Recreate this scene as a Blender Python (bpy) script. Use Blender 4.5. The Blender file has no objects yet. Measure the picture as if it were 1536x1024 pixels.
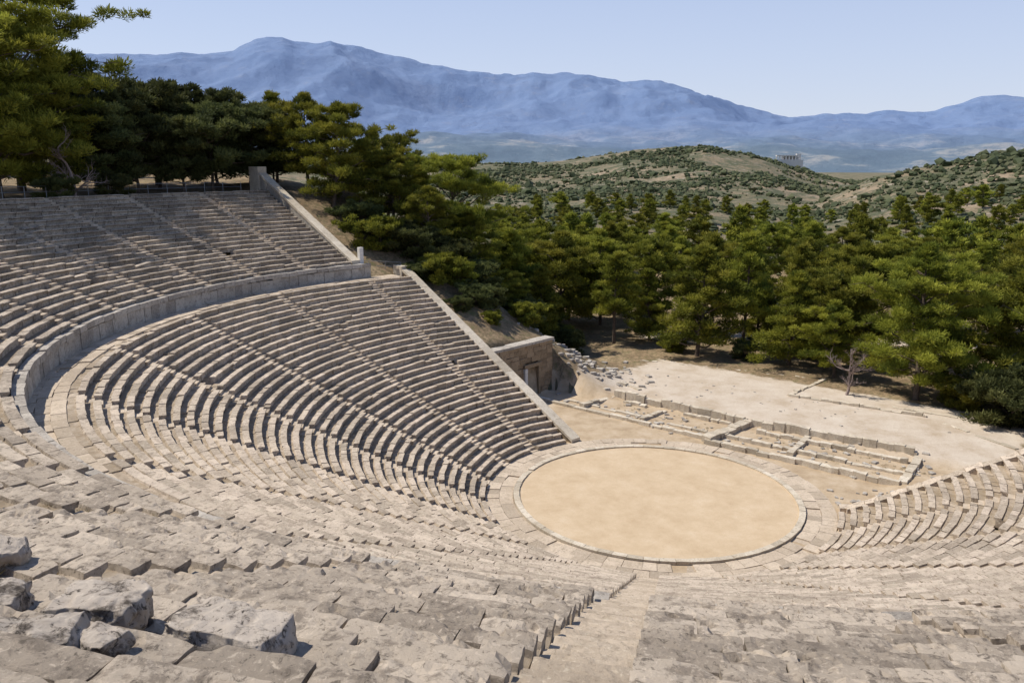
import bpy, bmesh, math, random
import numpy as np
from mathutils import Vector, Matrix
random.seed(7); RS=np.random.RandomState(11)
scn=bpy.context.scene
# ------------------------------------------------------------ helpers
TB=RS.rand(65536)
def vn(p):
    p=np.asarray(p,dtype=float); i=np.floor(p).astype(np.int64); f=p-i; u=f*f*(3-2*f)
    def h(dx,dy,dz):
        return TB[((i[:,0]+dx)*73856093 ^ (i[:,1]+dy)*19349663 ^ (i[:,2]+dz)*83492791)&65535]
    def L(a,b,t): return a+(b-a)*t
    x00=L(h(0,0,0),h(1,0,0),u[:,0]); x10=L(h(0,1,0),h(1,1,0),u[:,0])
    x01=L(h(0,0,1),h(1,0,1),u[:,0]); x11=L(h(0,1,1),h(1,1,1),u[:,0])
    return L(L(x00,x10,u[:,1]),L(x01,x11,u[:,1]),u[:,2])
def fbm(p,o=4):
    p=np.asarray(p,dtype=float); s=0;a=.5;t=0
    for k in range(o): s=s+a*vn(p*(2**k)+k*17.3); t+=a; a*=.5
    return s/t
def f2(x,y,sc,o=4,z=0.): return fbm(np.stack([x/sc,y/sc,np.zeros_like(x)+z],-1),o)
def sm(a,b,x): t=np.clip((x-a)/(b-a),0,1); return t*t*(3-2*t)
def mesh(name,V,faces,mats=(),attrs=None,smooth=False,parent=None):
    me=bpy.data.meshes.new(name); V=np.asarray(V,dtype=np.float32)
    me.vertices.add(len(V)); me.vertices.foreach_set("co",V.ravel())
    loops=np.concatenate([np.asarray(f,dtype=np.int32).ravel() for f in faces])
    tot=np.concatenate([np.full(len(f),np.asarray(f).shape[1],dtype=np.int32) for f in faces])
    st=np.concatenate([[0],np.cumsum(tot)[:-1]]).astype(np.int32)
    me.loops.add(len(loops)); me.loops.foreach_set("vertex_index",loops)
    me.polygons.add(len(tot)); me.polygons.foreach_set("loop_start",st)
    me.polygons.foreach_set("use_smooth",np.full(len(tot),bool(smooth)))
    me.update(calc_edges=True)
    for k,(dom,val) in (attrs or {}).items():
        a=me.attributes.new(k,'FLOAT',dom); a.data.foreach_set("value",np.asarray(val,dtype=np.float32))
    for m in mats: me.materials.append(m)
    ob=bpy.data.objects.new(name,me); scn.collection.objects.link(ob)
    if parent: ob.parent=parent
    return ob
def empty(name):
    o=bpy.data.objects.new(name,None); scn.collection.objects.link(o); return o

# ------------------------------------------------------------ materials
def newmat(name):
    m=bpy.data.materials.new(name); m.use_nodes=True; nt=m.node_tree
    for n in list(nt.nodes): nt.nodes.remove(n)
    out=nt.nodes.new('ShaderNodeOutputMaterial'); b=nt.nodes.new('ShaderNodeBsdfPrincipled')
    b.inputs['Roughness'].default_value=.9; b.inputs['Specular IOR Level'].default_value=.15
    nt.links.new(b.outputs[0],out.inputs[0]); return m,nt,b
def N(nt,t,**k):
    n=nt.nodes.new(t)
    for a,v in k.items(): setattr(n,a,v)
    return n
def noise(nt,co,scale,detail=6,rough=.6,dist=0):
    n=N(nt,'ShaderNodeTexNoise'); n.inputs['Scale'].default_value=scale; n.inputs['Detail'].default_value=detail
    n.inputs['Roughness'].default_value=rough; n.inputs['Distortion'].default_value=dist
    nt.links.new(co,n.inputs['Vector']); return n.outputs['Fac']
def ramp(nt,fac,stops):
    r=N(nt,'ShaderNodeValToRGB'); e=r.color_ramp.elements
    while len(e)<len(stops): e.new(.5)
    for q,(p,c) in zip(e,stops): q.position=p; q.color=tuple(c)+(1,) if len(c)==3 else c
    nt.links.new(fac,r.inputs[0]); return r.outputs[0]
def mix(nt,fac,a,b,mode='MIX'):
    m=N(nt,'ShaderNodeMix',data_type='RGBA',blend_type=mode)
    for s,v in ((m.inputs[0],fac),(m.inputs[6],a),(m.inputs[7],b)):
        if isinstance(v,(int,float)): s.default_value=v
        elif isinstance(v,tuple): s.default_value=v+(1,) if len(v)==3 else v
        else: nt.links.new(v,s)
    return m.outputs[2]
def bump(nt,b,h,strength=.5,dist=.05,prev=None):
    n=N(nt,'ShaderNodeBump'); n.inputs['Strength'].default_value=strength; n.inputs['Distance'].default_value=dist
    nt.links.new(h,n.inputs['Height'])
    if prev is not None: nt.links.new(prev,n.inputs['Normal'])
    nt.links.new(n.outputs[0],b.inputs['Normal']); return n.outputs[0]
W0=(0,0,0);W1=(1,1,1)
def stone_mat(name,light,mid,dark,stain=.5,dirt=(.28,.215,.14),tread=True,bscale=1.):
    m,nt,b=newmat(name); geo=N(nt,'ShaderNodeNewGeometry'); co=geo.outputs['Position']
    ri=geo.outputs['Random Per Island']
    c=ramp(nt,ri,[(0,tuple(x*.72 for x in mid)),(.3,mid),(.6,tuple(.5*(x+y) for x,y in zip(light,mid))),(1,light)])
    n1=noise(nt,co,.35,4,.6); c=mix(nt,ramp(nt,n1,[(.44,W0),(.74,(.5,)*3)]),c,dark)
    n2=noise(nt,co,2.2,6,.75,.4); f=ramp(nt,n2,[(.505,W0),(.60,(stain,)*3)])
    c=mix(nt,f,c,dark)
    n3=noise(nt,co,8,5,.75,.6); f=ramp(nt,n3,[(.555,W0),(.64,(stain,)*3)]); c=mix(nt,f,c,tuple(x*.48 for x in dark))
    f=ramp(nt,n3,[(.34,(.6,)*3),(.44,W0)]); c=mix(nt,f,c,tuple(min(.68,x*1.2) for x in light))
    if tread:
        a=N(nt,'ShaderNodeAttribute',attribute_name='part')
        n4=noise(nt,co,1.7,4,.7); mm=N(nt,'ShaderNodeMath',operation='MULTIPLY'); nt.links.new(a.outputs['Fac'],mm.inputs[0])
        nt.links.new(ramp(nt,n4,[(.35,(.2,)*3),(.65,(.9,)*3)]),mm.inputs[1]); c=mix(nt,mm.outputs[0],c,dirt)
    nt.links.new(c,b.inputs['Base Color'])
    bump(nt,b,noise(nt,co,9*bscale,8,.82),.75,.06)
    return m
M_low=stone_mat('limestone_lower',(.62,.515,.40),(.50,.415,.315),(.26,.205,.155),.62)
M_up=stone_mat('limestone_upper',(.56,.47,.365),(.42,.35,.27),(.19,.155,.12),.75)
M_wall=stone_mat('limestone_wall',(.54,.49,.415),(.43,.385,.325),(.22,.19,.16),.6,tread=False)
M_kerb=stone_mat('limestone_kerb',(.66,.58,.46),(.57,.49,.375),(.36,.295,.21),.45,tread=False)
M_pave=stone_mat('paving_stone',(.60,.495,.375),(.51,.415,.31),(.35,.28,.20),.5,tread=False)
M_tan=stone_mat('tan_stone',(.42,.315,.205),(.33,.245,.155),(.17,.125,.08),.55,tread=False)
M_rock=stone_mat('lichen_rock',(.58,.50,.41),(.42,.355,.285),(.10,.082,.065),.92,tread=False,bscale=1.1)
def sand_mat():
    m,nt,b=newmat('orchestra_earth'); co=N(nt,'ShaderNodeNewGeometry').outputs['Position']
    c=ramp(nt,noise(nt,co,.45,8,.7),[(.3,(.465,.345,.215)),(.55,(.55,.425,.28)),(.75,(.61,.49,.345))])
    c=mix(nt,ramp(nt,noise(nt,co,11,6,.85),[(.52,W0),(.66,(.45,)*3)]),c,(.35,.26,.165))
    nt.links.new(c,b.inputs['Base Color']); bump(nt,b,noise(nt,co,9,8,.8),.5,.05); return m
M_sand=sand_mat()
def ground_mat():
    m,nt,b=newmat('ground'); co=N(nt,'ShaderNodeNewGeometry').outputs['Position']
    gr=ramp(nt,noise(nt,co,.35,8,.7),[(.3,(.42,.33,.23)),(.5,(.54,.455,.355)),(.72,(.62,.545,.445))])
    wa=N(nt,'ShaderNodeAttribute',attribute_name='warm')
    gw=ramp(nt,noise(nt,co,.5,8,.72),[(.3,(.33,.24,.15)),(.5,(.46,.355,.235)),(.72,(.56,.455,.33))])
    gr=mix(nt,wa.outputs['Fac'],gr,gw)
    gr=mix(nt,ramp(nt,noise(nt,co,6,6,.85),[(.53,W0),(.66,(.6,)*3)]),gr,(.33,.245,.16))
    fo=ramp(nt,noise(nt,co,.25,8,.7),[(.3,(.17,.115,.066)),(.5,(.28,.20,.12)),(.64,(.38,.285,.17)),(.8,(.14,.14,.055))])
    fo=mix(nt,ramp(nt,noise(nt,co,2.2,6,.8),[(.46,W0),(.58,(.75,)*3)]),fo,(.10,.085,.045))
    fo=mix(nt,ramp(nt,noise(nt,co,.8,7,.8),[(.54,W0),(.62,(.7,)*3)]),fo,(.12,.125,.05))
    a=N(nt,'ShaderNodeAttribute',attribute_name='zone')
    ad=N(nt,'ShaderNodeMath',operation='ADD'); nt.links.new(a.outputs['Fac'],ad.inputs[0])
    mn=N(nt,'ShaderNodeMath',operation='MULTIPLY_ADD'); nt.links.new(noise(nt,co,.9,6,.7),mn.inputs[0]); mn.inputs[1].default_value=.9; mn.inputs[2].default_value=-.45
    nt.links.new(mn.outputs[0],ad.inputs[1])
    f=ramp(nt,ad.outputs[0],[(.4,W0),(.6,W1)])
    nt.links.new(mix(nt,f,fo,gr),b.inputs['Base Color']); bump(nt,b,noise(nt,co,4,9,.78),.6,.12); return m
M_ground=ground_mat()
def hill_mat():
    m,nt,b=newmat('hill_scrub'); co=N(nt,'ShaderNodeNewGeometry').outputs['Position']
    c=ramp(nt,noise(nt,co,.012,7,.68),[(.3,(.14,.135,.075)),(.5,(.24,.19,.12)),(.62,(.35,.265,.18)),(.75,(.42,.33,.24))])
    c=mix(nt,ramp(nt,noise(nt,co,.045,8,.8,.3),[(.47,W0),(.53,(.85,)*3)]),c,(.08,.095,.05))
    c=mix(nt,ramp(nt,noise(nt,co,.22,6,.8),[(.51,W0),(.57,(.75,)*3)]),c,(.08,.09,.05))
    c=mix(nt,ramp(nt,noise(nt,co,.11,6,.8),[(.58,W0),(.64,(.75,)*3)]),c,(.48,.40,.32))
    nt.links.new(c,b.inputs['Base Color']); bump(nt,b,noise(nt,co,.15,7,.75),.8,2.); return m
M_hill=hill_mat()
def mtn_mat():  # bluish distance haze is painted into the foothill and mountain base colours
    m,nt,b=newmat('mountain_slopes_painted_haze'); geo=N(nt,'ShaderNodeNewGeometry'); co=geo.outputs['Position']
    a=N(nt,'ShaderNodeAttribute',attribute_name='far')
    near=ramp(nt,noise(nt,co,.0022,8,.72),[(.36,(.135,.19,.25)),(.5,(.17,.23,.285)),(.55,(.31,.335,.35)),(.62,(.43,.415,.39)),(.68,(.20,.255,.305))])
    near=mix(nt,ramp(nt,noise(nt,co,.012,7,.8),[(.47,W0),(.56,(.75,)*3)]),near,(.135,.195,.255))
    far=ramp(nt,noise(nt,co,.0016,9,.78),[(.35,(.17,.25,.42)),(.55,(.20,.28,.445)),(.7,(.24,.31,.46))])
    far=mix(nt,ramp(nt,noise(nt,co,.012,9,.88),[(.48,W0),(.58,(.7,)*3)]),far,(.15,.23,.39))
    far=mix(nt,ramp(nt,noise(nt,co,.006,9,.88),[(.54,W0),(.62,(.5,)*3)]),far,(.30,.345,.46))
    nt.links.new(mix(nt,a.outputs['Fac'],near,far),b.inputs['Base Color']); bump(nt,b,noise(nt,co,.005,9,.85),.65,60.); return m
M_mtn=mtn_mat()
def leaf_mat(name,a,bb,c,tr=.35):
    m,nt,b=newmat(name); at=N(nt,'ShaderNodeAttribute',attribute_name='clump'); oi=N(nt,'ShaderNodeObjectInfo')
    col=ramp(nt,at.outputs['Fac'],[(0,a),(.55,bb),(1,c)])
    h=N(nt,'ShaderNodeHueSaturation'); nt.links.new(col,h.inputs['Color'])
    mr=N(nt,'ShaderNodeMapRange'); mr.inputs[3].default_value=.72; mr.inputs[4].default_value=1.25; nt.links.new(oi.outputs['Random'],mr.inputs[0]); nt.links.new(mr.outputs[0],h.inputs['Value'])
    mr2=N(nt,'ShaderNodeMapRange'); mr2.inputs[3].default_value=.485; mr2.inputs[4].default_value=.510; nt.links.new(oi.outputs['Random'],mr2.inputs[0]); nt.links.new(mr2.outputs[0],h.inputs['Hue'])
    nt.links.new(h.outputs[0],b.inputs['Base Color']); b.inputs['Roughness'].default_value=.7
    t=N(nt,'ShaderNodeBsdfTranslucent'); nt.links.new(h.outputs[0],t.inputs[0]); ms=N(nt,'ShaderNodeMixShader'); ms.inputs[0].default_value=tr
    nt.links.new(b.outputs[0],ms.inputs[1]); nt.links.new(t.outputs[0],ms.inputs[2])
    out=[n for n in nt.nodes if n.type=='OUTPUT_MATERIAL'][0]; nt.links.new(ms.outputs[0],out.inputs[0]); return m
M_pine=leaf_mat('pine_needles',(.085,.105,.018),(.205,.215,.028),(.34,.33,.048),.36)
M_oak=leaf_mat('dark_foliage',(.055,.068,.026),(.095,.11,.036),(.155,.165,.052))
M_shrub=leaf_mat('shrub_foliage',(.045,.058,.026),(.075,.09,.04),(.12,.12,.06),.1)
M_grass=leaf_mat('dry_grass',(.12,.12,.04),(.24,.21,.09),(.36,.29,.15),.2)
def simple(name,c1,c2,scale,bs=.5,bd=.03,rough=.9,metal=0):
    m,nt,b=newmat(name); co=N(nt,'ShaderNodeNewGeometry').outputs['Position']
    nt.links.new(ramp(nt,noise(nt,co,scale,6,.7),[(.35,c1),(.65,c2)]),b.inputs['Base Color']); b.inputs['Roughness'].default_value=rough; b.inputs['Metallic'].default_value=metal
    bump(nt,b,noise(nt,co,scale*2,6,.7),bs,bd); return m
M_bark=simple('bark',(.07,.052,.04),(.18,.14,.105),6)
M_dead=simple('dead_wood',(.20,.15,.135),(.36,.29,.26),6)
M_metal=simple('grey_metal',(.25,.26,.27),(.33,.34,.35),8,.1,.005,.5,.6)
M_wood=simple('door_wood',(.12,.07,.035),(.22,.14,.07),5,.4,.01)
M_white=simple('pale_marble',(.60,.57,.52),(.75,.72,.66),5,.3,.01)

# ------------------------------------------------------------ site geometry
R0=12.2; NL=33; PL=.715; RL=.361; RD=R0+NL*PL; ZD=NL*RL
RU=37.75; ZU=ZD+1.35; NU=21; PU=.84; RTOP=RU+NU*PU
P0=np.array([-7.6,10.2]); DL=np.array([-.792,.610])
U1=np.array([math.cos(math.radians(145.2)),math.sin(math.radians(145.2))]); N1=np.array([.571,.821])
U3=np.array([.912,-.41]); N3=np.array([.41,.912])
def urise(phi): return .335+.06*sm(165,240,phi)
def phi_left(r):
    b=P0@DL; c=P0@P0-r*r; t=-b+math.sqrt(max(b*b-c,0)); p=P0+DL*t
    return math.degrees(math.atan2(p[1],p[0]))
PHR=354.5; PHU=336.; PHLU=145.2
CX,CY=0.,-54.658
T1=np.array([(-40,.012),(-30,.014),(-21,.006),(-17,-.004),(-12.3,-.02),(-10.6,-.015),(-6.4,.005),(-2.5,.017),(2.4,.014),(7,.004),(14,-.002),(20.4,.010),(40,.01),(90,.01)])
T2=np.array([(-60,60),(-40,50),(-30,42),(-21.1,29.6),(-16.4,22),(-12.3,13),(-10.6,8),(-7,0),(90,0)])
TM=np.array([(-60,.07),(-30,.066),(-20.7,.063),(-18.5,.064),(-16.1,.055),(-13.5,.050),(-10.4,.046),(-7.5,.044),(-6.2,.050),(-4.1,.062),(-1.9,.076),(.3,.084),(1.9,.092),(3.5,.089),(4.8,.095),(7.1,.100),(9.4,.100),(10.7,.097),(13.9,.103),(16.2,.107),(18.4,.115),(20.2,.120),(22.8,.128),(25.3,.131),(26.0,.1355),(27.0,.1355),(27.8,.131),(29.1,.119),(31.6,.112),(33.7,.109),(36.9,.109),(38.7,.109),(42,.103),(50,.10),(90,.09)])
def HH(x,y):
    x=np.asarray(x,float); y=np.asarray(y,float)
    r=np.hypot(x,y); phi=np.degrees(np.arctan2(y,x))%360
    dx=x-CX; dy=y-CY; d=np.hypot(dx,dy); az=np.degrees(np.arctan2(-dx,dy))
    a2=x*.492+y*.870
    z=.42*sm(19.0,19.7,a2)*sm(-9,-5,x) -1.6*sm(36,90,a2)
    z=z+(f2(x,y,9.,3)-.5)*.5*sm(34,44,r)
    c1=np.interp(az,T1[:,0],T1[:,1])*900+23.1
    w1=sm(170,900,d)
    z1=(c1+1.5)*w1*(1-sm(900,1500,d))-19*sm(900,1500,d)
    c2=np.interp(az,T2[:,0],T2[:,1]); z2=c2*sm(190,520,d)*(1-sm(520,850,d))
    zz=np.maximum(z1,z2)
    z=z+zz+(f2(x,y,130.,5,3.)-.5)*26*sm(200,420,d)*(1-.65*sm(700,900,d))
    s=x*U1[0]+y*U1[1]; n=x*N1[0]+y*N1[1]
    step=np.where(n<15.7,sm(24.35,24.65,s),sm(14,27,s))
    top=20.3+.06*np.clip(r-60,0,60)
    E=np.clip(.48*(s-13),0,None); E=np.minimum(E,top)*step*(1-sm(10,30,n))*(1-sm(130,300,d))
    s3=x*U3[0]+y*U3[1]; n3=x*N3[0]+y*N3[1]
    E3=np.minimum(np.clip(.48*(s3-13),0,None),top)*(1-sm(4,18,n3))
    z=np.maximum(z,np.maximum(E+np.where(E>.3,(f2(x,y,4.,3)-.5)*1.1*sm(.3,2,E),0),E3))
    rise=urise(phi)
    lo=np.clip((r-R0)/PL,0,NL)*RL
    up=ZU+np.clip((r-RU-.9)/PU,-1,NU)*rise+.06*np.clip(r-RTOP-3,0,60)
    cone=np.where(r<RU+.9,lo,up)-.45
    inlow=(r<RU)&(((x-P0[0])*.610+(y-P0[1])*.792)<0)&(phi<354.5)&(phi>100)
    inup=(r>=RU)&(phi>145.2)&(phi<336)
    z=np.where((inlow&(r>R0))|inup,cone,z)
    z=np.where(r<R0+.3,-.06,z)
    return z
xs=np.arange(-125,125.1,.8); ys=np.arange(-78,150.1,.8)
X,Y=np.meshgrid(xs,ys); Z=HH(X.ravel(),Y.ravel())
def gridfaces(ny,nx):
    i=np.arange(ny-1)[:,None]*nx+np.arange(nx-1)[None,:]; i=i.ravel(); return np.stack([i,i+1,i+nx+1,i+nx],-1)
xf=X.ravel(); yf=Y.ravel(); rr=np.hypot(xf,yf); a2=xf*.492+yf*.870; b2=xf*.870-yf*.492
zone=np.clip(1-sm(33,37,a2)-sm(17,20,b2)*sm(20,24,a2)-sm(27,31,b2)-sm(24,28,-b2)*1.0,0,1)
edge=sm(-24,-16,b2+0*a2); zone=np.minimum(zone,edge+ (a2<20)*1.0)
zone=np.where(rr<13,1,zone)
ph=np.degrees(np.arctan2(yf,xf))%360
zone=np.where((rr>13)&(ph>125)&(ph<354),.45,zone)
zone=np.where((Z>2.2)&(ph<146)|(rr>RTOP+1),0.0,zone)
pd=np.abs(yf-(56+.12*(xf-10)+2.5*np.sin(xf*.12))); zone=np.maximum(zone,(1-sm(1.2,2.6,pd))*sm(-6,0,xf)*.9)
mesh('ground',np.stack([xf,yf,Z],-1),[gridfaces(len(ys),len(xs))],[M_ground],{'zone':('POINT',zone),'warm':('POINT',1-sm(18.5,20.5,a2))},smooth=True)
azs=np.radians(np.arange(-62,82.01,.2)); ds=np.geomspace(70,2700,230)
A,Dd=np.meshgrid(azs,ds); x=(CX-Dd*np.sin(A)).ravel(); y=(CY+Dd*np.cos(A)).ravel(); z=HH(x,y)
ins=(np.abs(x)<123)&(y<148); z=np.where(ins,z-1.2,z)
mesh('hills',np.stack([x,y,z],-1),[gridfaces(len(ds),len(azs))],[M_hill],smooth=True)
azs=np.radians(np.arange(-50,75.01,.11)); ds=np.linspace(2350,9800,190)
A,Dd=np.meshgrid(azs,ds); A=A.ravel(); Dd=Dd.ravel(); x=CX-Dd*np.sin(A); y=CY+Dd*np.cos(A); azd=np.degrees(A)
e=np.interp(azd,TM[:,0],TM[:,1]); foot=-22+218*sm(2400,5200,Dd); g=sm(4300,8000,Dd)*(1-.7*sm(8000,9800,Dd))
rid=1-np.abs(2*fbm(np.stack([x/1500,y/1500,0*x],-1),6)-1)
rn=fbm(np.stack([x/420,y/420,0*x+5],-1),5)-.5
z=foot+(23+8000*e-196)*g+ (rid-.75)*420*4*g*(1-np.minimum(g,1))*.85 + rn*150*sm(2600,4000,Dd)*(1-.75*sm(7000,8000,Dd)*(1-sm(8000,8400,Dd)))
z+= (fbm(np.stack([x/900,y/900,0*x+9],-1),4)-.5)*110*sm(2500,3600,Dd)*(1-sm(6000,7800,Dd))
z+= (fbm(np.stack([x/110,y/110,0*x+2],-1),3)-.5)*26*sm(7300,8000,Dd)
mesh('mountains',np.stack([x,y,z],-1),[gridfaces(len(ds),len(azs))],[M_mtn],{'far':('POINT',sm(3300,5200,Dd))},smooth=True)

# ------------------------------------------------------------ block builder
def densify(pr,part,step):
    P=[];Q=[]
    for k in range(len(pr)):
        a=np.array(pr[k]); b=np.array(pr[(k+1)%len(pr)]); n=max(1,int(round(np.linalg.norm(b-a)/step)))
        for j in range(n): P.append(a+(b-a)*j/n); Q.append(part[k])
    return np.array(P),Q
class Blocks:
    def __init__(s): s.g={}
    def add(s,Vs,parts):
        s.g.setdefault((Vs.shape[0],Vs.shape[1],tuple(parts)),[]).append(Vs.reshape(-1,3))
    def build(s,name,mat,parent=None):
        V=[];F4=[];caps={};at4=[];off=0
        for (ns,npf,parts),L in s.g.items():
            arr=np.stack(L); B=len(arr); V.append(arr.reshape(-1,3))
            base=off+np.arange(B)*ns*npf
            q=[];pp=[]
            for a in range(ns-1):
                for k in range(npf):
                    k2=(k+1)%npf; q.append((a*npf+k,(a+1)*npf+k,(a+1)*npf+k2,a*npf+k2)); pp.append(parts[k])
            q=np.array(q); F4.append((base[:,None,None]+q[None]).reshape(-1,4)); at4.append(np.tile(pp,B))
            c=np.array([list(range(npf)),[(ns-1)*npf+k for k in reversed(range(npf))]])
            caps.setdefault(npf,[]).append((base[:,None,None]+c[None]).reshape(-1,npf)); off+=B*ns*npf
        faces=[np.concatenate(F4)]; at=[np.concatenate(at4)]
        for k,v in caps.items(): c=np.concatenate(v); faces.append(c); at.append(np.zeros(len(c)))
        return mesh(name,np.concatenate(V),faces,[mat],{'part':('FACE',np.concatenate(at))},parent=parent)
def curved(B,r,z,pa,pb,prof,parts,dz=1.,jit=.010,cam_lod=True,drz=(.015,.011)):
    pm=(pa+pb)/2; cx,cy=r*math.cos(pm),r*math.sin(pm); dist=math.hypot(cx-CX,cy-CY); L=abs(pb-pa)*r
    lod=0
    if cam_lod:
        if dist<24: lod=2
        elif dist<38: lod=1
    if lod==0: pr,pt=np.array(prof,float),list(parts); ns=2
    elif lod==1: pr,pt=densify(prof,parts,.25); ns=max(2,int(L/.3)+1)
    else: pr,pt=densify(prof,parts,.08); ns=max(3,int(L/.08)+1)
    r+=random.gauss(0,drz[0]); z+=random.gauss(0,drz[1]); tw=random.gauss(0,.010); tz=random.gauss(0,.009)
    if random.random()<.08: z-=random.uniform(.02,.10); tz+=random.gauss(0,.035)
    t=np.linspace(0,1,ns)
    ang=pa+(pb-pa)*t
    rad=r+pr[None,:,0]+(t[:,None]-.5)*L*tw
    zz=z+pr[None,:,1]*dz+(t[:,None]-.5)*L*tz
    V=np.stack([rad*np.cos(ang)[:,None],rad*np.sin(ang)[:,None],zz],-1)
    if lod==0: V=V+RS.normal(0,jit,V.shape)
    else:
        f=V.reshape(-1,3)+random.random()*50
        am=.032 if lod==1 else .05
        d=np.stack([fbm(f*1.9+k*31,3)-.5 for k in range(3)],-1)*am*1.4
        if lod==2:
            d+=np.stack([vn(f*9+k*11)-.5 for k in range(3)],-1)*.022
            e=np.minimum(t,1-t)*L; w=(np.exp(-e/.05))[:,None]*.04
            cpt=V.reshape(ns,-1,3).mean(1,keepdims=True); V=V+(cpt-V)*w[:,:,None]
            ch=fbm(f*2.6+7,3).reshape(ns,-1); fr=(pr[None,:,1]>.2)*np.clip(1.3-np.abs(pr[None,:,0])/.25,.14,1)
            V[:,:,2]-=np.clip(ch-.60,0,1)*.75*fr
        V=V+d.reshape(V.shape)
    B.add(V,pt)
SEAT=[(.12,-.22),(.12,.20),(.0,.27),(.0,.345),(.36,.355),(.39,.27),(.82,.27),(.82,-.22)]
SP=[0,0,0,0,0,1,0,0]
SEATU=[(.12,-.22),(.12,.19),(.0,.26),(.0,.345),(.42,.355),(.46,.265),(.93,.265),(.93,-.22)]
stl=[269-17.8*k for k in range(-5,9)]; stl=[a for a in stl if a<350]
stu=[269-8.9*k for k in range(-8,16)]
def intervals(pa,pb,stairs,r,wf):
    out=[];cur=pa
    for s in sorted(stairs):
        h=math.degrees(wf(s)/2/r)
        if s+h<=pa or s-h>=pb: continue
        if s-h>cur: out.append((cur,s-h))
        cur=s+h
    if cur<pb: out.append((cur,pb))
    return out
wf=lambda s: 1.25 if abs(s-269)<1 else .8
def seatrow(B,r,z,pa,pb,stairs,prof,dz,lmin,lmax,miss,zf=None,**kw):
    for a,b in intervals(pa,pb,stairs,r,wf):
        cur=math.radians(a); end=math.radians(b)
        while cur<end-.001:
            L=random.uniform(lmin,lmax); nx=cur+L/r
            if end-nx<.35/r: nx=end
            gap=random.uniform(.007,.028)/r
            zz=z if zf is None else zf(math.degrees(cur)); dzz=dz if zf is None else urise(math.degrees(cur))/.36
            if random.random()>miss:
                curved(B,r,zz,cur+gap,nx-gap,prof,SP,dz=dzz,**kw)
            cur=nx
lower=Blocks(); steps=Blocks()
for i in range(NL):
    r=R0+PL*i; seatrow(lower,r,RL*i,phi_left(r+.3),PHR,stl,SEAT,1.,.65,1.4,.003)
th=empty('stone_theatre')
upper=Blocks()
for j in range(NU):
    r=RU+.12+PU*j; seatrow(upper,r,0,PHLU,PHU,stu,SEATU,1.,.8,1.9,.003,zf=lambda p,j=j: ZU+urise(p)*j,drz=(.02,.014))
STEP=[(0,-.35),(0,0),(.42,.0),(.42,-.35)]; S4=[0,0,0,0]
for s in stl:
    for i in range(NL):
        for h in range(2):
            r=R0+PL*i+h*PL/2-.02
            if s<phi_left(r)+1: continue
            w=wf(s)/r; a=math.radians(s)
            curved(steps,r,RL*i+RL*(h+1)/2-.09,a-w/2+.02/r,a+w/2-.02/r,STEP,S4)
for s in stu:
    if s<PHLU+1 or s>PHU-1: continue
    for j in range(NU):
        for h in range(2):
            r=RU+.12+PU*j+h*PU/2-.02; w=wf(s)/r; a=math.radians(s); ri=float(urise(s))
            curved(steps,r,ZU+ri*j+ri*(h+1)/2-.09,a-w/2+.02/r,a+w/2-.02/r,STEP,S4)
dz=Blocks(); rect=lambda w,h: [(0,-h),(0,0),(w,0),(w,-h)]
def ringblocks(B,r,z,pa,pb,w,h,lmin,lmax,skip=None,**kw):
    cur=math.radians(pa); end=math.radians(pb)
    while cur<end-.001:
        L=random.uniform(lmin,lmax); nx=min(cur+L/r,end)
        if end-nx<.3/r: nx=end
        g=random.uniform(.007,.020)/r
        if not(skip and skip(math.degrees((cur+nx)/2))): curved(B,r,z,cur+g,nx-g,rect(w,h),S4,**kw)
        cur=nx
pl=phi_left(RD+1)
for k in range(3): ringblocks(dz,RD+.08+.66*k,ZD-.03,pl+1,PHR,.65,.3,.8,1.7)
wallb=Blocks()
sk=lambda p: abs(p-269)<math.degrees(.75/RU)
ringblocks(wallb,RU-.28,ZD+.95,PHLU-3,PHU,.42,1.05,.7,1.3,skip=sk)
ringblocks(wallb,RU-.36,ZU+.02,PHLU-3,PHU,.52,.38,.8,1.5,skip=sk,drz=(.018,.018))
orc=Blocks(); ringblocks(orc,9.75,.17,0,360,.42,.3,.78,.95,cam_lod=False,drz=(.006,.006),jit=.006)
pav=Blocks()
for k,(ra,w) in enumerate([(10.22,.96),(11.20,.98)]): ringblocks(pav,ra,.03,-8,352,w,.25,.7,1.3,cam_lod=False,drz=(.004,.008),jit=.006)
for B,nm,mt in ((lower,'lower_seats',M_low),(upper,'upper_seats',M_up),(steps,'stairways',M_pave),(dz,'walkway_paving',M_pave),(wallb,'walkway_wall',M_wall)):
    B.build(nm,mt,th)
ok=empty('orchestra'); orc.build('kerb_ring',M_kerb,ok); pav.build('paved_ring',M_pave,ok)
n=96; rings=[0,2.5,5,7.5,9.0,9.9]; V=[(0,0,.055)]
for r in rings[1:]:
    for k in range(n): V.append((r*math.cos(2*math.pi*k/n),r*math.sin(2*math.pi*k/n),.055+.012*math.sin(k*.4+r)))
tri=[(0,1+k,1+(k+1)%n) for k in range(n)]; q=[]
for a in range(len(rings)-2):
    for k in range(n): q.append((1+a*n+k,1+(a+1)*n+k,1+(a+1)*n+(k+1)%n,1+a*n+(k+1)%n))
mesh('earth_floor',V,[np.array(tri),np.array(q)],[M_sand],smooth=True,parent=ok)

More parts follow.
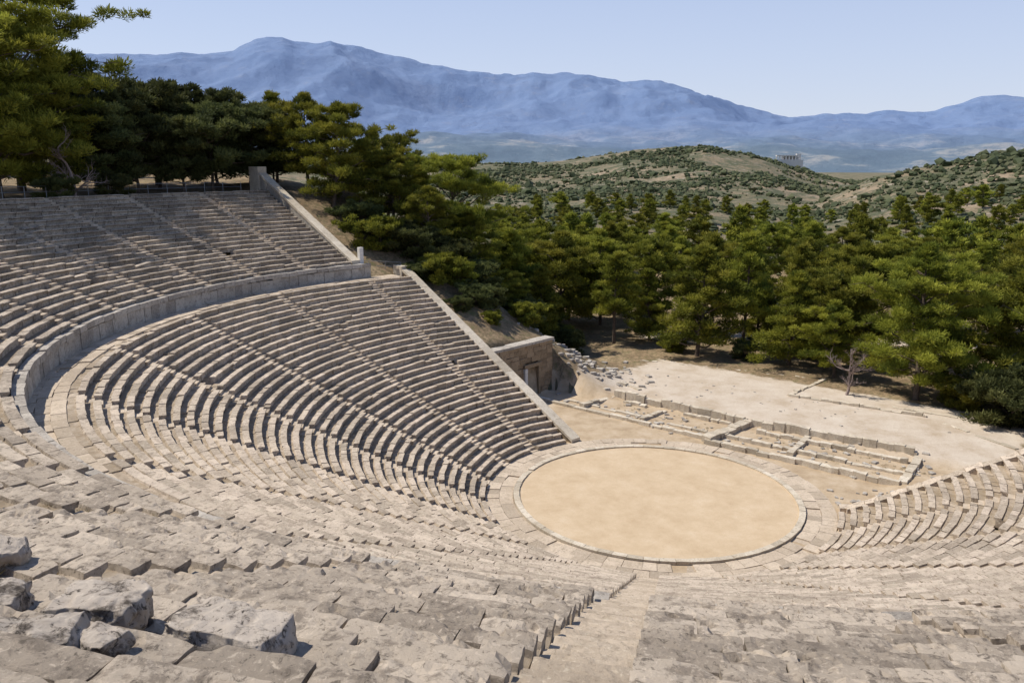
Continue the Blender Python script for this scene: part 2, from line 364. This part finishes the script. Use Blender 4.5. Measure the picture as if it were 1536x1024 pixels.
# ------------------------------------------------------------ straight walls of blocks
def wallline(B,p,q,w,ztf,zbf,L=1.2,jit=.02,cont=False):
    p=np.array(p,float);q=np.array(q,float);T=np.linalg.norm(q-p);u=(q-p)/T;nn=np.array([-u[1],u[0]])
    s=0
    while s<T-.01:
        l=random.uniform(.7,1.3)*L; e=min(T,s+l)
        if T-e<.3*L: e=T
        ns=max(2,int((e-s)/.4)+1); sec=[]
        wj=w*random.uniform(.93,1.05) if not cont else w
        dzj=0 if cont else random.gauss(0,jit); off=0 if cont else random.gauss(0,jit)
        for t in np.linspace(s+.008,e-.008,ns):
            c=p+u*t; zt=ztf(t/T)+dzj; zb=zbf(t/T)
            a=c+nn*(wj/2+off); b=c-nn*(wj/2-off)
            sec.append([(a[0],a[1],zb),(a[0],a[1],zt),(b[0],b[1],zt),(b[0],b[1],zb)])
        V=np.array(sec)+RS.normal(0,jit*.6,(ns,4,3)); B.add(V,[0,0,0,0]); s=e
def zline(z0,z1): return lambda t: z0+(z1-z0)*t
nL=np.array([.610,.792])
B=Blocks(); a=P0+nL*.45-DL*.6; b=np.array([-26.8,25.0])+nL*.45+DL*.2
wallline(B,a,b,.80,zline(.05,12.25),zline(-1.2,10.2),1.6,.008,True)
Bc=Blocks(); wallline(Bc,a,b,1.0,zline(.33,12.52),zline(.07,12.27),1.9,.012,True)
wallline(Bc,b,b+DL*1.6,1.1,lambda t:12.75,lambda t:10.5,1.6,.01)
pr=empty('retaining_wall'); B.build('wall_body',M_tan,pr); Bc.build('coping',M_kerb,pr)
ul=np.array([math.cos(math.radians(144.6)),math.sin(math.radians(144.6))]); un=np.array([.579,.815])
a=ul*38.0+un*.2; b=ul*56.9+un*.2
B=Blocks(); wallline(B,a,b,.75,zline(13.3,21.9),zline(10.5,18.5),1.5,.008,True)
Bc=Blocks(); wallline(Bc,a,b,.95,zline(13.62,22.2),zline(13.32,21.92),1.7,.012,True)
wallline(Bc,ul*57.0+un*.2,ul*59.2+un*.2,1.1,lambda t:22.9,lambda t:18.5,2.5,.01)
pr=empty('retaining_wall'); B.build('wall_body',M_wall,pr); Bc.build('coping',M_kerb,pr)
B=Blocks(); ur=np.array([math.cos(math.radians(-5.0)),math.sin(math.radians(-5.0))]); urn=np.array([.087,.996])
wallline(B,ur*12.8+urn*.15,ur*36+urn*.15,.7,zline(.55,12.3),zline(-1,9),1.0,.04)
wallline(B,ur*12.4+urn*.9,ur*15+urn*.9,.7,zline(.30,.55),zline(-.5,-.5),1.1,.02)
B.build('stone_wall',M_low)
G0=np.array([-11.6,26.5]); Gd=np.array([-.524,-.852]); Gn=np.array([.852,-.524])
gt=empty('gateway_wall'); B=Blocks(); Bc=Blocks()
z=-.3
while z<5.2:
    hh=random.uniform(.42,.55); z1=min(z+hh,5.35)
    for (s0,s1) in (((0,2.3),(4.15,9.9)) if z<3.1 else ((0,9.9),)):
        wallline(B,G0+Gd*s0,G0+Gd*s1,1.0,lambda t,z1=z1:z1-.012,lambda t,z=z:z,1.0,.02)
    z=z1
wallline(Bc,G0-Gd*.15,G0+Gd*9.6,1.25,lambda t:5.62,lambda t:5.36,1.5,.01)
wallline(B,G0-Gn*.55,G0-Gn*6,.9,zline(5.3,5.2),lambda t:-.4,1.2,.03)
B.build('masonry',M_tan,gt); Bc.build('coping',M_wall,gt)
def box(name,c,ax,sx,sy,z0,z1,mat,parent):
    ax=np.array(ax)/np.linalg.norm(ax); ay=np.array([-ax[1],ax[0]]); V=[]
    for z in (z0,z1):
        for i,j in ((-1,-1),(1,-1),(1,1),(-1,1)): p=np.array(c)+ax*sx/2*i+ay*sy/2*j; V.append((p[0],p[1],z))
    F=np.array([(0,3,2,1),(4,5,6,7),(0,1,5,4),(1,2,6,5),(2,3,7,6),(3,0,4,7)])
    o=mesh(name,V,[F],[mat],parent=parent); md=o.modifiers.new('b','BEVEL'); md.width=.02; md.segments=2; return o
dc=G0+Gd*3.2
box('door_back',dc-Gn*.2,Gd,1.9,.12,0,3.1,M_wood,gt)
for k in range(6): box('door_plank',G0+Gd*(2.5+.28*k)-Gn*.08,Gd,.2,.06,.05,2.9,M_wood,gt)
box('door_jamb',G0+Gd*2.2+Gn*.56,Gd,.28,.2,0,3.0,M_tan,gt)
box('door_pillar',G0+Gd*4.35+Gn*.62,Gd,.38,.3,0,3.0,M_white,gt)
box('door_lintel',dc+Gn*.60,Gd,2.7,.24,3.02,3.4,M_tan,gt)

# ------------------------------------------------------------ stage foundations
st=empty('stage_building_ruins'); B=Blocks()
def gz(p): return float(HH(np.array([p[0]]),np.array([p[1]]))[0])
def line(p,q,h,w=.55,L=1.1,j=.015,zb=None,gap=0.):
    z0=gz(p) if zb is None else zb; z1=gz(q) if zb is None else zb
    p=np.array(p,float);q=np.array(q,float);T=np.linalg.norm(q-p);s=0
    while s<T-.2:
        e=min(T,s+random.uniform(1.5,4)); hh=h*random.uniform(.62,1.15)
        if random.random()>gap:
            wallline(B,p+(q-p)*s/T,p+(q-p)*e/T,w,lambda t:z0+(z1-z0)*(s+t*(e-s))/T+hh,lambda t:min(z0,z1)-.4,L,j)
        s=e
line((-13,22.8),(4.0,13.0),.28,.45,1.4,.03,0); line((-12.2,24.3),(4.6,14.4),.16,.35,1.3,.03,0,.25)
line((4.0,12.2),(17.6,4.8),.42,.5,1.2,.04,0); line((5.0,14.3),(19.2,7.0),.28,.45,1.2,.05,0,.2)
line((-4.4,24.2),(7.9,17.7),.78,.5,1.1,.045,0); line((8.3,17.4),(20.6,11.4),.90,.5,1.1,.045,0)
line((-3.4,22.6),(7.4,16.9),.28,.5,1.1,.05,0,.3); line((8.6,15.6),(19.6,10.2),.32,.5,1.1,.05,0,.3)
line((4.0,12.2),(8.0,17.6),.58,.9,1.1,.05,0); line((17.8,4.8),(20.7,11.2),.6,.6,1.2,.04,0)
line((-4.4,24.2),(-7.4,20.2),.35,.6,1.0,.03,0); line((-1.5,17.2),(.6,20.4),.25,.5,.9,.04,0)
line((10.6,10.1),(12.8,14.8),.30,.5,.9,.04,0)
line((-2.4,39.3),(17.4,33.9),.24,.4,1.2,.05,.2); line((17.4,33.9),(12.8,26.8),.27,.4,1.2,.05,.3); line((12.8,26.8),(24.3,21.9),.34,.4,1.2,.05,.3)
line((24.3,21.9),(29.5,12.8),.28,.4,1.2,.05,.2); line((22,24.6),(27,22.2),.3,.45,1.3,.03,.2)
line((-3.4,27.5),(-10,31),.4,.6,1.0,.04,.3); line((-9,28.2),(-5,25.8),.35,.5,1.0,.04,.3); line((-2,26),(-8,34),.3,.5,1.0,.04,.3,.3)
B.build('foundation_walls',M_kerb,st)
def rock(c,sx,sy,sz,rot,sub=3,seed=0,amp=.22,rd=.22,cr_=0.):
    bm=bmesh.new(); bmesh.ops.create_cube(bm,size=1); bmesh.ops.subdivide_edges(bm,edges=bm.edges,cuts=2**sub-1,use_grid_fill=True)
    v=np.array([w.co[:] for w in bm.verts]); l=np.linalg.norm(v,axis=1,keepdims=True)
    v=v*(1-rd)+v/l*.5*rd*1.3; v=v/np.abs(v).max()*.5
    q=v*np.array([sx,sy,sz])
    dsp=np.stack([fbm(q*1.8+seed*7.7+k*13,4)-.5 for k in range(3)],-1)*amp*2+np.stack([fbm(q*6+seed+k*5,4)-.5 for k in range(3)],-1)*amp*.8
    q=q+dsp
    if cr_:
        c1=1-np.abs(2*fbm(q*2.1+seed*3,3)-1); q=q*(1-np.clip(c1-.90,0,1)[:,None]*cr_)
    cr,sr=math.cos(rot),math.sin(rot)
    q=np.stack([q[:,0]*cr-q[:,1]*sr,q[:,0]*sr+q[:,1]*cr,q[:,2]],-1)+np.array(c)
    F=np.array([[w.index for w in f.verts] for f in bm.faces]); bm.free(); return q,F
def rocks(name,lst,mat,sub,amp,parent=None,smooth=False):
    V=[];F=[];o=0
    for k,(c,a,b_,cc,ro) in enumerate(lst):
        q,f=rock(c,a,b_,cc,ro,sub,k+1,amp); V.append(q);F.append(f+o);o+=len(q)
    return mesh(name,np.concatenate(V),[np.concatenate(F)],[mat],smooth=smooth,parent=parent)
lst=[]
for k in range(330):
    t=random.random()
    if t<.35: c=(random.gauss(-7.5,3.),random.gauss(30.5,2.6))
    elif t<.72:
        k2=random.random(); c=(-5+26*k2+random.gauss(0,1.),22-12.5*k2+random.gauss(0,1.8)-1.5)
    elif t<.9:
        k2=random.random(); c=(-10+34*k2+random.gauss(0,1.5),33-15*k2+random.gauss(0,2.5))
    else: c=(random.gauss(15,1.5),random.gauss(1.8,1.))
    if math.hypot(*c)<12.6: continue
    s=random.uniform(.10,.38)*(1.4 if t<.35 else (.55 if .72<t<.9 else 1)); lst.append(((c[0],c[1],gz(c)+s*.1),s*1.6,s,s*.6,random.random()*6))
rocks('rubble_stones',lst,M_wall,1,.06,st)
def zrow(x,y):
    r=math.hypot(x,y); p=math.degrees(math.atan2(y,x))%360
    return ZU+max(0,math.floor((r-RU-.12)/PU)+1)*float(urise(p))
for k,(x,y,a,b_,c,ro) in enumerate([(-5.7,-47.95,1.05,.7,.50,.12),(-4.1,-48.15,1.30,.72,.54,-.14),(-5.5,-49.15,1.0,.65,.46,.3),(-7.0,-48.0,.75,.55,.38,.3),(-4.9,-48.95,.42,.34,.25,-.2),(-9.2,-45.7,.75,.45,.34,.5)]):
    q,f=rock((x,y,zrow(x,y)+c*.20),a,b_,c,ro,5,k+3,.10,.34,.9); mesh('fallen_stone_block',q,[f],[M_rock],smooth=True)

# ------------------------------------------------------------ trees
def tube(pts,rad,n=7):
    pts=np.array(pts,float);V=[];F=[]
    for k,p in enumerate(pts):
        d=pts[min(k+1,len(pts)-1)]-pts[max(k-1,0)]; d/=np.linalg.norm(d)+1e-9
        a=np.cross(d,[0.3,1,0.1]); a/=np.linalg.norm(a); b=np.cross(d,a)
        for j in range(n): t=2*math.pi*j/n; V.append(p+(a*math.cos(t)+b*math.sin(t))*rad[k])
    for k in range(len(pts)-1):
        for j in range(n): F.append((k*n+j,k*n+(j+1)%n,(k+1)*n+(j+1)%n,(k+1)*n+j))
    return np.array(V),np.array(F)
def tufts(cs,rs,cv,npc,L,w,rng):
    n=len(cs); c=np.repeat(cs,npc,0); r=np.repeat(rs,npc); v=np.repeat(cv,npc)
    o=rng.normal(size=(n*npc,3)); o/=np.linalg.norm(o,axis=1,keepdims=True); rad=rng.rand(n*npc)**.45
    p=c+o*(r*rad)[:,None]*np.array([1,1,.6])
    d=o*np.array([1,1,.5])+rng.normal(0,.4,o.shape)+np.array([0,0,.65]); d/=np.linalg.norm(d,axis=1,keepdims=True)
    s=np.cross(d,rng.normal(size=d.shape)); s/=np.linalg.norm(s,axis=1,keepdims=True)
    ll=L*rng.uniform(.6,1.3,len(p))[:,None]
    V=np.stack([p-s*w,p+s*w,p+d*ll+s*w*.3,p+d*ll-s*w*.3],1).reshape(-1,3)
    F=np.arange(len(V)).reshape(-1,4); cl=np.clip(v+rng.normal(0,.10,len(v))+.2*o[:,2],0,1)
    return V,F,cl
def crown_tree(name,H,Rc,zb,shape,seed,npc,nb,L=.32,w=.048,mt=M_pine,cr=(.5,.95),open_=0.,trunk=.22,dens=1.6):
    rng=np.random.RandomState(seed); TV=[];TF=[];o=0
    def addt(V,F):
        nonlocal o; TV.append(V);TF.append(F+o);o+=len(V)
    bend=rng.normal(0,.045*H,2); k=np.linspace(0,1,9)
    tp=np.stack([bend[0]*np.sin(k*2.2)+rng.normal(0,.05,9)*(k>0),bend[1]*np.sin(k*1.7)+rng.normal(0,.05,9)*(k>0),k*H*.96-.3],-1)
    addt(*tube(tp,trunk*H/12*(1-.88*k)+.01,8))
    cs=[];rs=[];cv=[]
    lopR=1+rng.uniform(-.3,.3,8)
    for b in range(nb):
        t=(b+rng.rand())/nb; zf=zb+(1-zb)*t; az=b*2.399+rng.normal(0,.35)
        ln=Rc*shape(t)*rng.uniform(.6,1.2)*lopR[int((az/(2*math.pi))%1*8)]
        if rng.rand()<open_: continue
        kk=zf*8*.999; i=int(kk); base=tp[i]+(tp[min(i+1,8)]-tp[i])*(kk-i)
        up=rng.uniform(.10,.5)*(1 if t>.25 else .3); dr=np.array([math.cos(az),math.sin(az),up])
        m=6; q=np.linspace(0,1,m); P=base+dr*(ln*q)[:,None]; P[:,2]+=np.sin(q*2.4)*.12*ln; P[1:]+=rng.normal(0,.05*ln,(m-1,3))
        addt(*tube(P,(.075*(1-t)+.03)*H/12*(1-.8*q),5))
        nc=max(2,int(ln*dens+1)); bv=np.clip(rng.normal(.45,.22),0,1)
        for c in range(nc):
            f=rng.uniform(.40,1.05); pt=base+dr*ln*f; pt=pt+np.array([0,0,math.sin(f*2.4)*.12*ln+.1])+rng.normal(0,.11*ln+.08,3)*np.array([1,1,.3])
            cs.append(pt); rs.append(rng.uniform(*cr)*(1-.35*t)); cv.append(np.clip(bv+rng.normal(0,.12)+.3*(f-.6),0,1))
    for c in range(4): cs.append(tp[-1]+rng.normal(0,.2,3)+np.array([0,0,-.3*c])); rs.append(.35+.1*c); cv.append(.6)
    V,F,cl=tufts(np.array(cs),np.array(rs),np.array(cv),npc,L,w,rng)
    tv=np.concatenate(TV);tf=np.concatenate(TF)
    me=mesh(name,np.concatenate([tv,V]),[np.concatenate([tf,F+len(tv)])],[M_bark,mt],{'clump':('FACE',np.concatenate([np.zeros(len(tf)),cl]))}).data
    mi=np.concatenate([np.zeros(len(tf),np.int32),np.ones(len(F),np.int32)]); me.polygons.foreach_set("material_index",mi)
    ob=bpy.data.objects[name]; bpy.data.objects.remove(ob); return me
conic=lambda t:(1-t)**.75*.95+.10
rnd=lambda t:math.sin(min(1,t*.82+.22)*math.pi)**.7+.06
umb=lambda t:.45+.75*math.sin(min(1,t*.9+.1)*math.pi)
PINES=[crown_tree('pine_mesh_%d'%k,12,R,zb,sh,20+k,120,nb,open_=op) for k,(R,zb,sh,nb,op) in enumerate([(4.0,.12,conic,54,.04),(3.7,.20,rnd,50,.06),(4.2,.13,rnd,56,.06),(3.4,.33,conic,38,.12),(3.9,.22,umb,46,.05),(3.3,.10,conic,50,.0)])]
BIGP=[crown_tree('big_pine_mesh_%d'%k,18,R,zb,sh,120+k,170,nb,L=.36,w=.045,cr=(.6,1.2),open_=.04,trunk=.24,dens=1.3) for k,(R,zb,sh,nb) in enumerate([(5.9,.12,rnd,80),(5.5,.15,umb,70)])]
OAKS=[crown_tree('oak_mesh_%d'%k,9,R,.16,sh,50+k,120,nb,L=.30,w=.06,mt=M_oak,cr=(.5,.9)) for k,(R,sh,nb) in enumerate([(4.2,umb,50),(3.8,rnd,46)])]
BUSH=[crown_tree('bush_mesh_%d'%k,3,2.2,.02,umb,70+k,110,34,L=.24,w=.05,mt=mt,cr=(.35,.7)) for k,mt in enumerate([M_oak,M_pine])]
FARP=[crown_tree('far_pine_mesh_%d'%k,12,R,.12,sh,90+k,26,34,L=.7,w=.14,open_=.05) for k,(R,sh) in enumerate([(3.9,conic),(3.9,rnd),(4.1,umb)])]
def put(me,name,x,y,h,href,parent=None,rot=None,wx=1.,sink=.15):
    o=bpy.data.objects.new(name,me); scn.collection.objects.link(o); s=h/href
    o.location=(x,y,gz((x,y))-sink); o.scale=(s*wx,s*wx,s); o.rotation_euler=(random.gauss(0,.02),random.gauss(0,.02),random.random()*6.28 if rot is None else rot)
    if parent: o.parent=parent
    return o
PT=[(4.3,42.9,14,0,1.08),(-6.1,48.1,12.5,3,1.05),(9.7,45.7,15.5,3,.9),(14.5,40,11.5,5,1.05),(18.6,35,9,1,1.05),(24.9,27.7,16,10,1.0),(37,31,14.5,2,1.1),(-14,54,15,1,1.05),(-20,48,15,0,1.1),
(-26.5,42.5,16.5,11,1.0),(-22,60,14,4,1.0),(-9,62,13.5,2,.95),(-1,58,13.5,4,.95),(7,60,14.5,1,.95),(17,56,13.5,0,1),(23,49,14.5,2,1.0),(30,41,14,1,1),(43,44,14,2,1),(46,35,12,0,1.1),
(-38.3,34.5,12.5,2,1.0),(-43,38,12,1,1),(-51,46,12,0,1),(-36,46,12.5,4,1.1),(-32,37.5,9,2,1.2),(-45,55,13,1,1),(-30,57,14,5,1),
(-59.5,9.0,19,10,1.05),(-62,2,16,11,1.1),(-60,15.5,13,2,1.2),(-66,19,21,11,1.05),(33.5,33,10,3,1.0),(-15.5,42.5,10,5,1.2),(-22.5,36.5,9.5,0,1.1),(-26.5,33.5,8.5,1,1.1),(-1.5,51,10,5,1.1),(12,51,11,0,1.),(-14,65,14,2,1.1),(20,42,11,4,1.),(-17.5,36,6,2,1.1)]
for x,y,h,v,wx in PT:
    if v>=10: put(BIGP[v-10],'pine_tree',x,y,h,18,wx=wx)
    else: put(PINES[v],'pine_tree',x,y,h,12,wx=wx)
for x,y,h,v in [(-58.5,22,9.5,0),(-57.5,26,10,1),(-59,32,12,0),(-52.5,33,10.5,1),(-51,38.5,9.5,0),(-54,29,8.5,0),(-63,27,13,1),(-56,40,11,0),(-62,36,12,1),(-49,41,8,1)]: put(OAKS[v],'oak_tree',x,y,h,9)
for x,y,h,v in [(-31,29.5,3.5,1),(-29.5,31,3,0),(31,21,4.2,0),(33.5,24,4.5,0),(36,20,4.5,0),(28.5,25.5,3,1),(34,16.5,3.8,0),(10,42.5,2.2,0),(1.5,45,2.2,1),(-12,42,3,0),(-18,38,3.2,0),(-21,33,3.2,0),(-24,28.5,3.0,1),(-19.5,27,2.4,0),(-27,31,3.4,0),(-15,47,3,0),(18,46,2.5,0),(-24,32,3.2,0),(-34,32,3.2,0),(-55,18,2.5,0),(-56,12,2.2,0),(-15,31,2.2,1),(-16,35,2.8,0),(-20.5,24.2,1.5,0),(-18.5,29.5,2.2,0),(-22,29.5,2.6,1),(-26,26.8,1.8,0),(-17.2,24.6,1.3,1)]: put(BUSH[v],'shrub',x,y,h,3)
def bare(name,x,y,h,seed):
    rng=np.random.RandomState(seed); VV=[];FF=[];o=0
    def br(p,d,l,r,lv):
        nonlocal o
        m=5; pts=[p]
        for k in range(m-1): d=d+rng.normal(0,.16,3)+np.array([0,0,.05]); d/=np.linalg.norm(d); pts.append(pts[-1]+d*l/(m-1))
        V,F=tube(pts,np.linspace(r,r*.45,m),5); VV.append(V);FF.append(F+o);o+=len(V)
        if lv<4:
            for k in range(4): 
                i=rng.randint(1,m); dd=d+rng.normal(0,.6,3); dd[2]=abs(dd[2])*.8; dd/=np.linalg.norm(dd); br(pts[i],dd,l*.62,r*.5,lv+1)
    br(np.zeros(3),np.array([0,0,1.]),h*.42,.028*h,0)
    ob=mesh(name,np.concatenate(VV),[np.concatenate(FF)],[M_dead]); ob.location=(x,y,gz((x,y))-.1)
bare('bare_tree',18.6,28.2,6.5,3); bare('bare_tree',-55.8,14.0,8.5,5)
gr=empty('distant_pine_grove'); cnt=0; placed=[(p[0],p[1]) for p in PT]; tries=0
while cnt<215 and tries<8000:
    tries+=1
    az=math.radians(random.uniform(-27,26)); d=116+ (random.random()**1.15)*240; x=-math.sin(az)*d; y=CY+math.cos(az)*d
    if x*.492+y*.87<46 : continue
    md=7.6 if d<200 else 9.
    if any((x-a)**2+(y-b)**2<md*md for a,b in placed): continue
    placed.append((x,y))
    far=d>175
    h=random.uniform(9.,14.) if d<200 else random.uniform(5.5,9.5)
    put(random.choice(FARP if far else PINES),'pine',x,y,h,12,gr,wx=random.uniform(.9,1.12)); cnt+=1
for k in range(22):
    az=math.radians(random.uniform(22,48)); d=random.uniform(118,165); x=-math.sin(az)*d; y=CY+math.cos(az)*d
    put(random.choice(PINES+OAKS[:1]),'pine',x,y,random.uniform(9,11),12,gr)
bm=bmesh.new(); bmesh.ops.create_icosphere(bm,subdivisions=1,radius=1); iv=np.array([v.co[:] for v in bm.verts]); iF=np.array([[v.index for v in f.verts] for f in bm.faces]); bm.free()
n=60000; az=np.radians(RS.uniform(-27,25,n)); d=170+RS.rand(n)**.7*800; x=-np.sin(az)*d; y=CY+np.cos(az)*d
dens=f2(x,y,45.,5,8.); keep=(dens+RS.normal(0,.06,n))>.51; x=x[keep];y=y[keep];d=d[keep]; z=HH(x,y); n=len(x)
s=RS.gamma(2.2,.30,n)*(.75+d/1300)+.2; nz=RS.uniform(.5,1.4,(n,len(iv),1))
V=iv[None]*nz*(s[:,None,None]*np.array([1,1,.75]))+np.stack([x,y,z+s*.3],-1)[:,None,:]
F=(np.arange(n)[:,None,None]*len(iv)+iF[None]).reshape(-1,3)
mesh('hillside_shrubs',V.reshape(-1,3),[F],[M_shrub],{'clump':('FACE',np.repeat(RS.rand(n),len(iF)))})
G=[]
for k in range(2600):
    p=math.radians(random.uniform(225,300)); j=random.randint(0,NU-2); r=RU+.12+PU*j+random.uniform(.44,.80)
    x,y=r*math.cos(p),r*math.sin(p)
    if math.hypot(x-CX,y-CY)>26 or fbm(np.array([[x*.6,y*.6,2.]]),2)[0]<.54: continue
    if abs(math.degrees(p)-269)<1.2: continue
    G.append((x,y,ZU+float(urise(math.degrees(p)))*j+.26))
for k in range(160):
    k2=random.random(); x=-4+26*k2+random.gauss(0,.8); y=20-12.5*k2+random.gauss(0,1.6)
    if math.hypot(x,y)>12.8: G.append((x,y,gz((x,y))))
G=np.array(G); V,F,cl=tufts(G,np.full(len(G),.10),RS.rand(len(G)),26,.12,.007,np.random.RandomState(5))
mesh('dry_grass',V,[F],[M_grass],{'clump':('FACE',cl)})

# ------------------------------------------------------------ small things
def railing(pts,h=1.,name='metal_railing'):
    VV=[];FF=[];o=0
    def t(a,b,r):
        nonlocal o
        V,F=tube([a,b],[r,r],6); VV.append(V);FF.append(F+o);o+=len(V)
    for p in pts: t((p[0],p[1],p[2]-.2),(p[0],p[1],p[2]+h),.03)
    for a,b in zip(pts[:-1],pts[1:]):
        for k in (.5,1.): t((a[0],a[1],a[2]+h*k),(b[0],b[1],b[2]+h*k),.02)
    mesh(name,np.concatenate(VV),[np.concatenate(FF)],[M_metal])
pts=[]
for p in np.arange(147,176,2.2): a=math.radians(p); q=(57.3*math.cos(a),57.3*math.sin(a)); pts.append((q[0],q[1],gz(q)+.35))
railing(pts)
railing([(-27.6,26.6,12.),(-29.2,26.2,12.1),(-30.8,25.6,12.2),(-32,24.6,12.3)],1.0)
box('stone_post',ul*38.2+un*.9,ul,.45,.45,12,14.9,M_white,None)
a=math.radians(-7.7); bx,by=-math.sin(a)*890,CY+math.cos(a)*890; bz=gz((bx,by))+4.2; db=empty('distant_building')
box('base',(bx,by),(1,0),30,12,bz-9,bz+1.5,M_white,db)
for k in range(8): box('pier',(bx-11+k*3.1,by-4),(1,0),1.2,1.4,bz+1.5,bz+5.,M_white,db)
box('roof_slab',(bx-1,by),(1,0),20,10,bz+5.02,bz+6.2,M_white,db)
box('rear_block',(bx+2,by+3),(1,0),14,4,bz+1.52,bz+5.,M_white,db)
box('tower',(bx+11,by+1),(1,0),4.5,5,bz+1.52,bz+7.5,M_white,db)

# ------------------------------------------------------------ light, sky, camera
SAZ=174.; SEL=57.
w=bpy.data.worlds.new('World'); scn.world=w; w.use_nodes=True; nt=w.node_tree; bg=nt.nodes['Background']
sky=nt.nodes.new('ShaderNodeTexSky'); sky.sky_type='NISHITA'; sky.sun_disc=False; sky.sun_elevation=math.radians(SEL)
sky.sun_rotation=math.radians(90-SAZ); sky.air_density=1.; sky.dust_density=1.0; sky.ozone_density=4.5; sky.altitude=300
tc=nt.nodes.new('ShaderNodeTexCoord'); sp=nt.nodes.new('ShaderNodeSeparateXYZ'); nt.links.new(tc.outputs['Generated'],sp.inputs[0])
S=.12
hz=ramp(nt,sp.outputs[2],[(.0,(.76,.80,.92)),(.12,(.63,.71,.91)),(.30,(.43,.55,.84)),(.7,(.10,.18,.42))])
mu=mix(nt,1.0,hz,(1/S,1/S,1/S),'MULTIPLY')
nt.links.new(mix(nt,.78,sky.outputs[0],mu),bg.inputs[0]); bg.inputs[1].default_value=S
sl=bpy.data.lights.new('sun','SUN'); sl.energy=5.0; sl.angle=math.radians(.53); sl.color=(1,.94,.85)
so=bpy.data.objects.new('sun',sl); scn.collection.objects.link(so)
dv=Vector((math.cos(math.radians(SAZ))*math.cos(math.radians(SEL)),math.sin(math.radians(SAZ))*math.cos(math.radians(SEL)),math.sin(math.radians(SEL))))
so.rotation_euler=dv.to_track_quat('Z','Y').to_euler()
cam=bpy.data.cameras.new('camera'); co=bpy.data.objects.new('camera',cam); scn.collection.objects.link(co); scn.camera=co
psi,p=.189,.217; fw=Vector((-math.sin(psi)*math.cos(p),math.cos(psi)*math.cos(p),-math.sin(p)))
co.location=(0,-54.658,23.124); co.rotation_euler=fw.to_track_quat('-Z','Y').to_euler()
cam.sensor_width=36; cam.lens=1200.8/1536*36; cam.clip_start=.1; cam.clip_end=40000
scn.view_settings.view_transform='Standard'; scn.view_settings.look='None'; scn.view_settings.exposure=0
